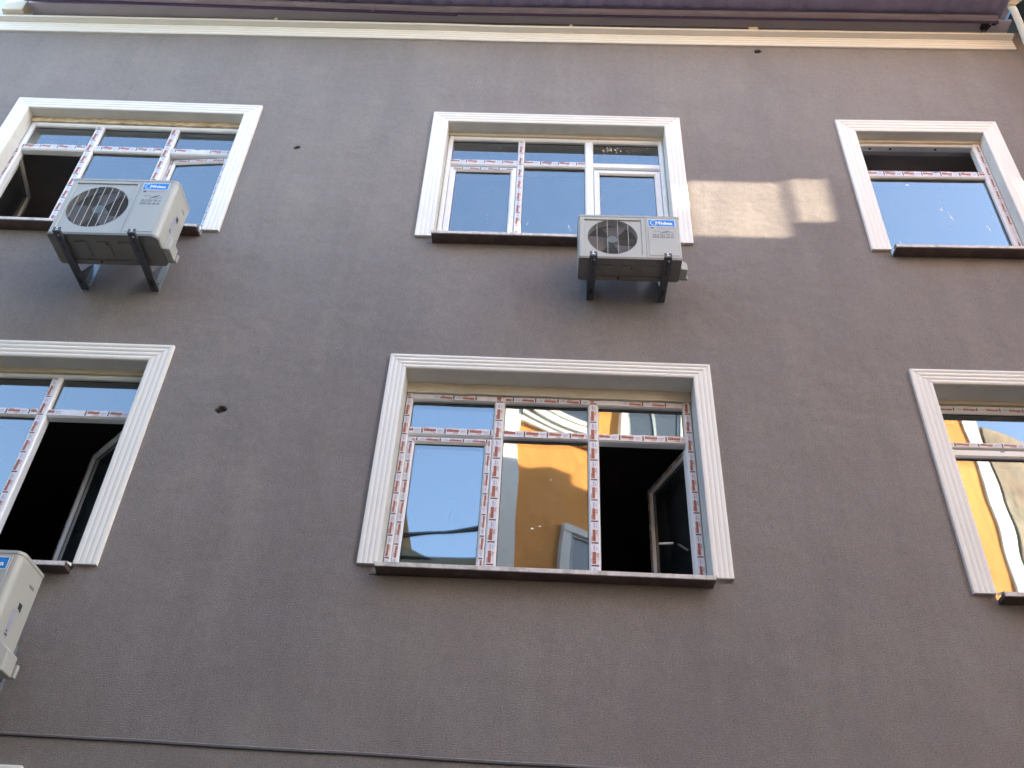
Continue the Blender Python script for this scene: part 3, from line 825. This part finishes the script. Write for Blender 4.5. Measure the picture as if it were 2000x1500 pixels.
    for k in range(3):
        b = bmesh.new(); a0 = R(38+120*k); rows = []
        for i in range(7):
            a = a0+R(62)*i/6; rows.append([b.verts.new((cx+rr*math.cos(a+.25*(rr/rad)), yf+.035+.045*i/6, cz+rr*math.sin(a+.25*(rr/rad)))) for rr in [rad*(.2+.75*j/5) for j in range(6)]])
        for A, B in zip(rows, rows[1:]):
            for j in range(5): b.faces.new((A[j], A[j+1], B[j+1], B[j]))
        o = obj('blade', X(b), fan_dark, fan, smooth=True)
    # logo on hub
    # grille: thin horizontal wires (stuff) + vertical bars
    b = bmesh.new(); nn = int(2*rad/.0125)
    for i in range(nn+1):
        z = cz-rad+.006+(2*rad-.012)*i/nn; hw = math.sqrt(max(0, rad*rad-(z-cz)**2))
        if hw < .02: continue
        box(b, cx-hw, cx+hw, yf+.0075, yf+.0095, z-.0011, z+.0011)
    g = obj('grille', X(b), 'wire_dark' if fan_dark == 'ac_dark' else 'wire_dark', t, stuff=True)
    for k in range(bars):
        x = cx+rad*(-1+2*(k+.9)/(bars+.8)); hw = math.sqrt(max(0, rad*rad-(x-cx)**2))
        o = obj('grille_bar', X(bx(x-.0019, x+.0019, yf+.002, yf+.0068, cz-hw-.004, cz+hw+.004)), 'wire', t)
    # service panel on the right, with a dark joint beside it
    px0, px1, pz0, pz1 = sp+.022, x1-max(rnd_edge, .02), zb+.045, zt-.035
    obj('service_panel', X(bx(px0, px1, yf-.003, yf+.003, pz0, pz1)), 'ac_panel', t, bevel=.002)
    obj('panel_joint', X(bx(sp-.0015, sp+.0018, yf-.0008, yf+.002, zb+.024, zt-.024)), 'ac_base', t)
    # brand sticker
    pw = px1-px0; sx0, sx1 = px0+pw*.02, px0+pw*.93; sz1 = pz1-.012; sz0 = sz1-(sx1-sx0)*.36
    y = yf-.0032
    b = bmesh.new(); box(b, sx0-.004, sx1+.004, y-.0006, y, sz0-.004, sz1+.004)
    st = obj('brand_sticker', X(b), 'sticker_white', t)
    obj('sticker_field', X(bx(sx0, sx1, y-.0012, y-.0007, sz0, sz1)), 'brand_blue', st)
    b = bmesh.new(); sw, sh = sx1-sx0, sz1-sz0; yy = y-.0018
    lcx, lcz, la, lb = sx0+sw*.22, sz0+sh*.52, sw*.135, sh*.36          # crescent mark
    A, B = [], []
    for i in range(25):
        a = R(52+ (308-22-52+30)*i/24); wv = .35+.65*math.sin(math.pi*i/24)
        A.append(b.verts.new((lcx+la*1.12*math.cos(a), yy, lcz+lb*1.12*math.sin(a)))); B.append(b.verts.new((lcx+la*(1.12-.16*wv)*math.cos(a), yy, lcz+lb*(1.12-.20*wv)*math.sin(a))))
    for i in range(24): b.faces.new((A[i], A[i+1], B[i+1], B[i]))
    put_text(b, 'M', sx0+sw*.25, sz0+sh*.27, yy, sw*.19, sh*.46, 0, .03, .12)
    put_text(b, 'idea', sx0+sw*.47, sz0+sh*.27, yy, sw*.44, sh*.42, 0, .03)
    obj('brand_mark', X(b), 'sticker_white', st)
    # installer's sticker: words, running figure stroke, telephone numbers
    b = bmesh.new(); z = sz0-.006-(pz1-pz0)*.045; u = pw; hh = (pz1-pz0)
    y2 = yf-.0036
    put_text(b, 'MIDEA KLIMA', px0+u*.26, z, y2, u*.60, hh*.022, 1)
    box(b, px0+u*.09, px0+u*.19, y2-.0003, y2, z-hh*.004, z+hh*.026)
    z -= hh*.115
    put_text(b, 'TEKNIK', px0+u*.14, z+hh*.025, y2, u*.30, hh*.022, 0)
    A, B = [], []
    for i in range(9):
        f = i/8; x_ = px0+u*(.40+.36*f); zz = z-hh*.03+hh*.085*math.sqrt(f); w_ = hh*.016*(.3+math.sin(math.pi*f))
        A.append(b.verts.new((x_, y2, zz))); B.append(b.verts.new((x_+w_*.3, y2, zz-w_)))
    for i in range(8): b.faces.new((A[i], A[i+1], B[i+1], B[i]))
    put_text(b, 'KLIMA', px0+u*.58, z-hh*.012, y2, u*.30, hh*.024, 0)
    z -= hh*.082
    put_text(b, '0212 521 74 12', px0+u*.14, z, y2, u*.72, hh*.042, 0, .02)
    z -= hh*.062
    put_text(b, '0532 256 68 26', px0+u*.14, z, y2, u*.72, hh*.042, 0, .02)
    obj('installer_print', X(b), ['ink', 'ink_red'], t)
    # right side: handle slot, valve cover, spec label
    b = bmesh.new(); zc = zb+H*.60
    box(b, x1-.001, x1+.0015, yf+D*.52, yf+D*.64, zc-.018, zc+.018)
    v_ = [(x1+.002, yf+D*.48, zc+.02), (x1+.002, yf+D*.66, zc-.022), (x1+.002, yf+D*.60, zc-.03), (x1+.002, yf+D*.52, zc-.004)]
    quad(b, v_)
    obj('hand_slot', X(b), 'ac_dark', t)
    obj('vent_slot', X(bx(x1-.001, x1+.0015, yf+D*.62, yf+D*.80, zb+H*.80, zb+H*.825)), 'ac_base', t)
    b = bx(x1-.001, x1+.0012, yf+D*.40, yf+D*.52, zb+H*.30, zb+H*.55); sl_ = obj('spec_label', X(b), 'sticker_lilac', t)
    bm = bmesh.new(); box(bm, x1+.0014, x1+.0018, yf+D*.41, yf+D*.51, zb+H*.315, zb+H*.335); box(bm, x1+.0014, x1+.0018, yf+D*.42, yf+D*.47, zb+H*.345, zb+H*.365); obj('label_print', X(bm), 'ink', sl_)
    b = bmesh.new()
    vy0, vy1, vz0, vz1 = yf+D*.42, yf+D*.86, zb+.008, zb+H*.26; vx = x1+.055
    V = [(x1-.002, vy0, vz0), (vx, vy0+.012, vz0+.004), (vx, vy1, vz0+.004), (x1-.002, vy1, vz0), (x1-.002, vy0, vz1), (vx, vy0+.012, vz1-.045), (vx, vy1, vz1-.045), (x1-.002, vy1, vz1)]
    V = [b.verts.new(p) for p in V]
    for f in ((0,1,2,3),(4,5,6,7),(0,1,5,4),(1,2,6,5),(2,3,7,6),(3,0,4,7)): b.faces.new([V[i] for i in f])
    obj('valve_cover', X(b), 'ac', t, bevel=.008, seg=3)
    obj('pipe_guard', X(bx(x1+.006, vx+.012, vy1+.004, vy1+.03, vz0+.01, vz0+.085)), 'ac', t, bevel=.004)
    # rear coil guard lines, seen on the left end
    # brackets: horizontal channel arm + upright on the wall + bolts
    for k, bxx in enumerate(bracket_x):
        side = 'left' if k == 0 else 'right'
        br = thing('wall_bracket', BR_LABEL[label][k], 'bracket', (bxx, 0, zb-.034), 0, 'steel brackets under the outdoor units')
        L = -yf+.055; w2 = .029
        b = bmesh.new()   # U channel open upwards with flanges
        zt_ = .024
        box(b, -w2, w2, -L, -.004, 0, .004); box(b, -w2, -w2+.004, -L, -.004, .004, zt_); box(b, w2-.004, w2, -L, -.004, .004, zt_)
        obj('arm', b, 'steel', br, bevel=.0015)
        b = bmesh.new()
        for yy_ in (-L+.07, -L+.16): box(b, -.006, .006, yy_-.028, yy_+.028, -.0009, -.0002)
        box(b, -.010, .010, -.14, -.08, -.0009, -.0002)
        obj('slot', b, 'gasket', br)
        obj('upright', bx(-w2, w2, -.0035, -.0005, -.01, .36), 'steel_light', br)
        b = bmesh.new(); quad(b, [(-w2+.004, -.006, .004), (-w2+.004, -.16, .004), (-w2+.004, -.006, .30)]); quad(b, [(-w2+.001, -.006, .004), (-w2+.001, -.16, .004), (-w2+.001, -.006, .30)])
        obj('gusset', b, 'steel', br)
        b = bmesh.new()
        for zz in (.10, .30):
            cyl(b, (0, -.016, zz), (0, 1, 0), .010, .012, 6); obj('bolt', b, 'bolt', br); b = bmesh.new()
        cyl(b, (w2-.02, -L+.035, -.008), (0, 0, 1), .008, .008, 6)
        obj('bolt', b, 'bolt', br)
        # bright end tab hooked in front of the casing foot
        b = bmesh.new(); box(b, -w2, w2, -L-.003, -L, .0, .045); obj('end_tab', b, 'steel', br)
        b = bmesh.new(); box(b, -.008, .004, -L-.0042, -L-.0031, .030, .044); box(b, -.010, .012, -L-.0042, -L-.0031, .014, .022); obj('tab_slot', b, 'sticker_white', br)
        # rubber foot between arm and pan
        b = bmesh.new()
        for yy_ in (yf+.05, yb-.05): cyl(b, (0, yy_, .0045), (0, 0, 1), .020, .0285, 12)
        obj('rubber_foot', b, 'gasket', br)
    return t
A_L = 'large white outdoor unit with rounded corner in front of the upper left window'
B_L = 'smaller square-edged white outdoor unit with visible fan blades below the upper middle window'
C_L = 'outdoor unit cut by the left picture edge, below the lower left window'
BR_LABEL = {A_L: ('dark steel bracket under the fan side of the large upper left outdoor unit', 'dark steel bracket under the sticker side of the large upper left outdoor unit'),
            B_L: ('grey steel bracket under the fan side of the middle outdoor unit', 'grey steel bracket under the sticker side of the middle outdoor unit'),
            C_L: ('steel bracket beyond the left picture edge under the lowest outdoor unit', 'steel bracket below the sticker side of the lowest outdoor unit at the left edge')}
outdoor_unit(-3.785, -2.935, -.572, -.258, 6.862, 7.515, .66, A_L, .05, 7, False, (-3.675, -3.105), 'ac_fan')
outdoor_unit(.256, 1.042, -.432, -.195, 6.90, 7.395, .66, B_L, .012, 4, True, (.365, .925), 'ac_fan')
outdoor_unit(-3.80, -2.95, -.566, -.256, 3.52, 4.182, .66, C_L, .05, 7, False, (-3.69, -3.12), 'ac_fan')

# ------------------------------------------------------------------ pipe and cable on the facade
dp = thing('downpipe', 'pale plastic downpipe with elbow at the upper right corner of the facade', 'pipe', (4.7, -.2, 10.7))
def rel(o, pts): return [Vector(p)-Vector(o.location) for p in pts]
b = bmesh.new(); tube(b, rel(dp, [(4.635, -.36, 10.85), (4.66, -.34, 10.80), (4.72, -.26, 10.69), (4.79, -.15, 10.54), (4.84, -.09, 10.40), (4.85, -.07, 10.2), (4.86, -.07, 7.0), (4.86, -.07, .3)]), .034, 16)
obj('pipe', b, 'pipe', dp, smooth=True)
b = bmesh.new(); tube(b, rel(dp, [(4.80, -.50, 10.96), (4.72, -.43, 10.90), (4.65, -.37, 10.865), (4.64, -.355, 10.82)]), .039, 16)
obj('elbow', b, 'plaster', dp, smooth=True)
cb = thing('facade_cable', 'thin grey cable with a dark line below it, clipped across the wall near the bottom of the view', 'cable', (-3, 0, 3.3))
pts = []
rr = random.Random(4)
for i in range(60):
    x = -5.6+i*.125
    if x > .9: break
    z = 3.332-(x+3.0)*.0150 + .0015*math.sin(x*5)+rr.uniform(-.001, .001)
    pts.append((x, -.012, z))
b = bmesh.new(); tube(b, rel(cb, pts), .0035, 8); obj('upper_cable', b, 'cable', cb, smooth=True)
b = bmesh.new(); tube(b, rel(cb, [(x, -.006, z-.012) for x, y, z in pts]), .004, 8); obj('lower_line', b, 'gasket', cb, smooth=True)  # black tube that draws the dark line beneath the cable
# ------------------------------------------------------------------ neighbour on the right: house, plus an added sun-blocking fin and screen
nb = thing('neighbouring_building', 'grey rendered neighbouring house beyond the right end of the facade', 'building', (5.1, 0, 0))
def nbx(x0, x1, y0, y1, z0, z1): return bx(x0-5.1, x1-5.1, y0, y1, z0, z1)
TO = math.tan(SUN_OFF); SY = 5.65*TO; DZ = 5.65/math.cos(SUN_OFF)*math.tan(SUN_EL)
obj('sun_block_fin', nbx(9.0, 9.2, -2.95, -9.35*TO, 0, 17), 'neigh', nb)  # unseen fin added to keep direct sun off the left of the facade
# unseen screen parallel to the facade, added so its openings shape the sun patches
ops = [(a+5.65, b_+5.65, c+DZ, e+DZ) for a, b_, c, e in ((1.235, 2.095, 7.67, 8.40), (2.145, 2.49, 7.88, 8.46), (.30, 1.10, 7.90, 8.22), (3.97, 4.30, 8.02, 8.42))]
def screen():
    xs_ = sorted({5.22, 17.} | {v for o in ops for v in o[:2]}); zs_ = sorted({0., 13.45} | {v for o in ops for v in o[2:]})
    b = bmesh.new()
    for i in range(len(xs_)-1):
        for j in range(len(zs_)-1):
            cx, cz = (xs_[i]+xs_[i+1])/2, (zs_[j]+zs_[j+1])/2
            if any(o[0] < cx < o[1] and o[2] < cz < o[3] for o in ops): continue
            quad(b, [(xs_[i]-5.1, -SY, zs_[j]), (xs_[i+1]-5.1, -SY, zs_[j]), (xs_[i+1]-5.1, -SY, zs_[j+1]), (xs_[i]-5.1, -SY, zs_[j+1])])
    bmesh.ops.remove_doubles(b, verts=b.verts[:], dist=1e-5)
    g = bmesh.ops.extrude_face_region(b, geom=b.faces[:])
    bmesh.ops.translate(b, verts=[v for v in g['geom'] if isinstance(v, bmesh.types.BMVert)], vec=(0, -.005, 0))
    return b
obj('sun_patch_screen', screen(), 'neigh', nb)
obj('house_wall', nbx(5.1, 17, .02, 9, 0, 10.4), 'neigh', nb)
obj('eave_soffit', nbx(5.12, 6.9, -.6, .0, 10.9, 10.98), 'teal', nb)
obj('verge_board', nbx(4.76, 5.15, -1.1, .2, 11.03, 11.09), 'teal', nb)

# ------------------------------------------------------------------ across the street (some seen in the panes, some added to block sun and sky)
ob = thing('orange_building', 'orange house with white bands across the street, seen reflected in the panes', 'building', (-.70, -6.0, 0), R(-33))
def wins(parent, spots, w_, h_, mats=('opp_white', 'opp_frame', 'opp_glass'), y=0.):
    for cx_, z_ in spots:
        b = bmesh.new(); t_ = .13
        box(b, cx_-w_/2-t_, cx_-w_/2, y+.001, y+.07, z_, z_+h_); box(b, cx_+w_/2, cx_+w_/2+t_, y+.001, y+.07, z_, z_+h_)
        box(b, cx_-w_/2-t_, cx_+w_/2+t_, y+.001, y+.08, z_+h_, z_+h_+t_); box(b, cx_-w_/2-t_, cx_+w_/2+t_, y+.001, y+.12, z_-.08, z_)
        f = obj('window', b, mats[0], parent)
        b = bmesh.new()
        for xx in (cx_-w_/2, cx_-.03, cx_+w_/2-.06): box(b, xx, xx+.06, y+.002, y+.045, z_, z_+h_)
        box(b, cx_-w_/2, cx_+w_/2, y+.002, y+.044, z_+h_-.06, z_+h_); box(b, cx_-w_/2, cx_+w_/2, y+.002, y+.044, z_, z_+.06)
        obj('frame', b, mats[1], f)
        obj('pane', bx(cx_-w_/2+.01, cx_+w_/2-.01, y+.003, y+.02, z_+.01, z_+h_-.01), mats[2], f)
def prism(foot, z0_, z1_):
    b = bmesh.new(); b.faces.new([b.verts.new((x, y, z0_)) for x, y in foot])
    g = bmesh.ops.extrude_face_region(b, geom=b.faces[:]); bmesh.ops.translate(b, verts=[v for v in g['geom'] if isinstance(v, bmesh.types.BMVert)], vec=(0, 0, z1_-z0_))
    return b
obj('wall', prism(((0, 0), (14.2, 0), (14.2, -8.7), (6.4, -8.7)), 0, 13.2), 'orange', ob)
obj('upper_storey', prism(((6.5, 0), (14.2, 0), (14.2, -8.6), (9.5, -8.6)), 13.36, 17.0), 'orange', ob)
obj('corner_trim', bx(-.03, .42, 0, .06, 0, 13.1), 'opp_white', ob)
obj('corner_trim', bx(13.55, 14.22, .001, .06, 0, 16.9), 'opp_white', ob)
for z in (10.65, 12.8, 7.2):
    b = bmesh.new(); e_ = 11.6 if z < 12 else 6.45
    for k, a in enumerate((.06, .09, .13, .10)): box(b, .43, e_, .0012, a, z+.10*k, z+.10*k+.0995)
    obj('string_course', b, 'opp_white', ob)
wins(ob, [(x, z) for x in (2.0, 4.6, 7.4, 10.3) for z in (1.2, 4.2, 7.55)], 1.25, 1.35)
wins(ob, [(x, 11.1) for x in (1.2, 3.2, 5.8, 8.4, 10.8)], 1.25, 1.3)
wins(ob, [(x, 14.2) for x in (8.4, 10.8)], 1.25, 1.5)
obj('eave', bx(-.2, 6.49, -.6, .35, 13.2, 13.35), 'opp_white', ob)
obj('eave', bx(6.5, 14.3, -.6, .30, 17.0, 17.15), 'opp_white', ob)
obj('slab_edge', bx(6.5, 14.2, -.6, -.001, 13.2, 13.36), 'orange', ob)

yb_ = thing('yellow_building', 'low pale yellow house across the street left of the orange one', 'building', (-8, -6.2, 0), 0)
obj('wall', bx(-1.5, 7.2, -8, 0, 0, 8.15), 'yellow', yb_)
b = bmesh.new()   # shallow arched parapet
P0 = [b.verts.new((-1.5, 0, 8.1))]+[b.verts.new((-1.5+8.1*i/24, 0, 8.15+.16*abs(math.sin(math.pi*i/6)))) for i in range(1, 24)]+[b.verts.new((6.6, 0, 8.1))]
b.faces.new(P0); g = bmesh.ops.extrude_face_region(b, geom=b.faces[:]); bmesh.ops.translate(b, verts=[v for v in g['geom'] if isinstance(v, bmesh.types.BMVert)], vec=(0, -.25, 0))
obj('parapet', b, 'yellow', yb_)
wins(yb_, [(x, z) for x in (-.4, 2.6, 5.2) for z in (1.2, 4.4)], 1.2, 1.5)
obj('upper_storey', bx(2.3, 5.5, -7, -.02, 8.2, 11.0), 'yellow', yb_)  # unseen block added to hide sky from the lower facade
wins(yb_, [(3.9, 8.9)], 1.2, 1.3, y=-.02)
obj('bounce_roof', bx(-1.4, 6.5, -7.9, -.26, 8.102, 8.2), 'opp_white', yb_)  # white slab added to bounce sunlight onto the top of the facade
tl = thing('opposite_sky_block', 'unseen grey block added across the street at far left to darken the facade', 'building', (-15, -6.4, 0))  # added out of view to block sky and darken the left side
b = bmesh.new(); A = [b.verts.new((x, y, 0)) for x, y in ((-7, 0), (5.4, 0), (-5.0, -9), (-7, -9))]; b.faces.new(A)
g = bmesh.ops.extrude_face_region(b, geom=b.faces[:]); bmesh.ops.translate(b, verts=[v for v in g['geom'] if isinstance(v, bmesh.types.BMVert)], vec=(0, 0, 11.2))
obj('wall', b, 'neigh', tl)
wins(tl, [(x, z) for x in (-5, -2, 1, 4) for z in (2, 5.2, 8.4)], 1.2, 1.5)
oc = thing('overhead_cable', 'slack black cables strung over the street, reflected low in the central window', 'cable', (-4, -8, 9))
for k, (za, zb_, sag, yy) in enumerate(((8.5, 8.45, .4, -5.9), (8.2, 8.4, .6, -5.7), (8.7, 8.6, .5, -6.1))):
    b = bmesh.new(); tube(b, rel(oc, [(-9+i*.414, yy, za+(zb_-za)*i/20-sag*math.sin(math.pi*i/20)) for i in range(21)]), .018, 6); obj('wire', b, 'gasket', oc)

rb = thing('old_stone_house', 'old unplastered rubble house at the far end of the orange one', 'building', (-.70, -6.0, 0), R(-33))
obj('wall', bx(14.3, 20, -9, .10, 0, 16.6), 'rubble', rb)
cbk = thing('shadow_line_block', 'unseen cream block added at right to cast the shadow line on the orange house', 'building', (-.70, -6.0, 0), R(-33))  # added out of view; its top edge throws the shadow on the orange wall
obj('wall', bx(13.6, 32, 6.2, 11, 0, 15.8), 'yellow', cbk)
wins(cbk, [(x, z) for x in (15.5, 18.5, 21.5) for z in (2, 5.2, 8.4, 11.6)], 1.2, 1.6, y=11.0)
b = bmesh.new(); box(b, 14.6, 15.0, 6.3, 6.8, 15.8, 16.1); obj('chimney', b, 'yellow', cbk)

ln = thing('left_sky_block', 'unseen grey block added left of the facade to darken its lower part', 'building', (-6.6, 0, 0))  # added out of view to block sky from the lower left wall
obj('bay', bx(-4.5, -.3, -2.8, -.01, 0, 8.0), 'neigh', ln)
te = thing('street_end_sky_block', 'unseen grey block added far to the left to cut off sky light', 'building', (-20, -4, 0))  # added out of view to block low sky at the street end
obj('wall', bx(-4, 4, -1.5, 5, 0, 13), 'neigh', te)
wins(te, [(x, z) for x in (-2, 2) for z in (2, 5.2, 8.4)], 1.2, 1.6, y=5.0)

# ------------------------------------------------------------------ ground
def plane(name, x0, x1, y0, y1, z, mt):
    b = bmesh.new(); quad(b, [(x0, y0, z), (x1, y0, z), (x1, y1, z), (x0, y1, z)]); o = obj(name, b, mt); o['kind'] = 'structure'; return o
plane('ground', -400, 400, -400, 400, -.14, 'earth')
o = plane('road', -60, 5.0, -6.2, -1.0, -.13, 'asphalt')
o = obj('pavement', bx(-60, 5.0, -1.0, -.002, -.138, 0), 'paving'); o['kind'] = 'structure'
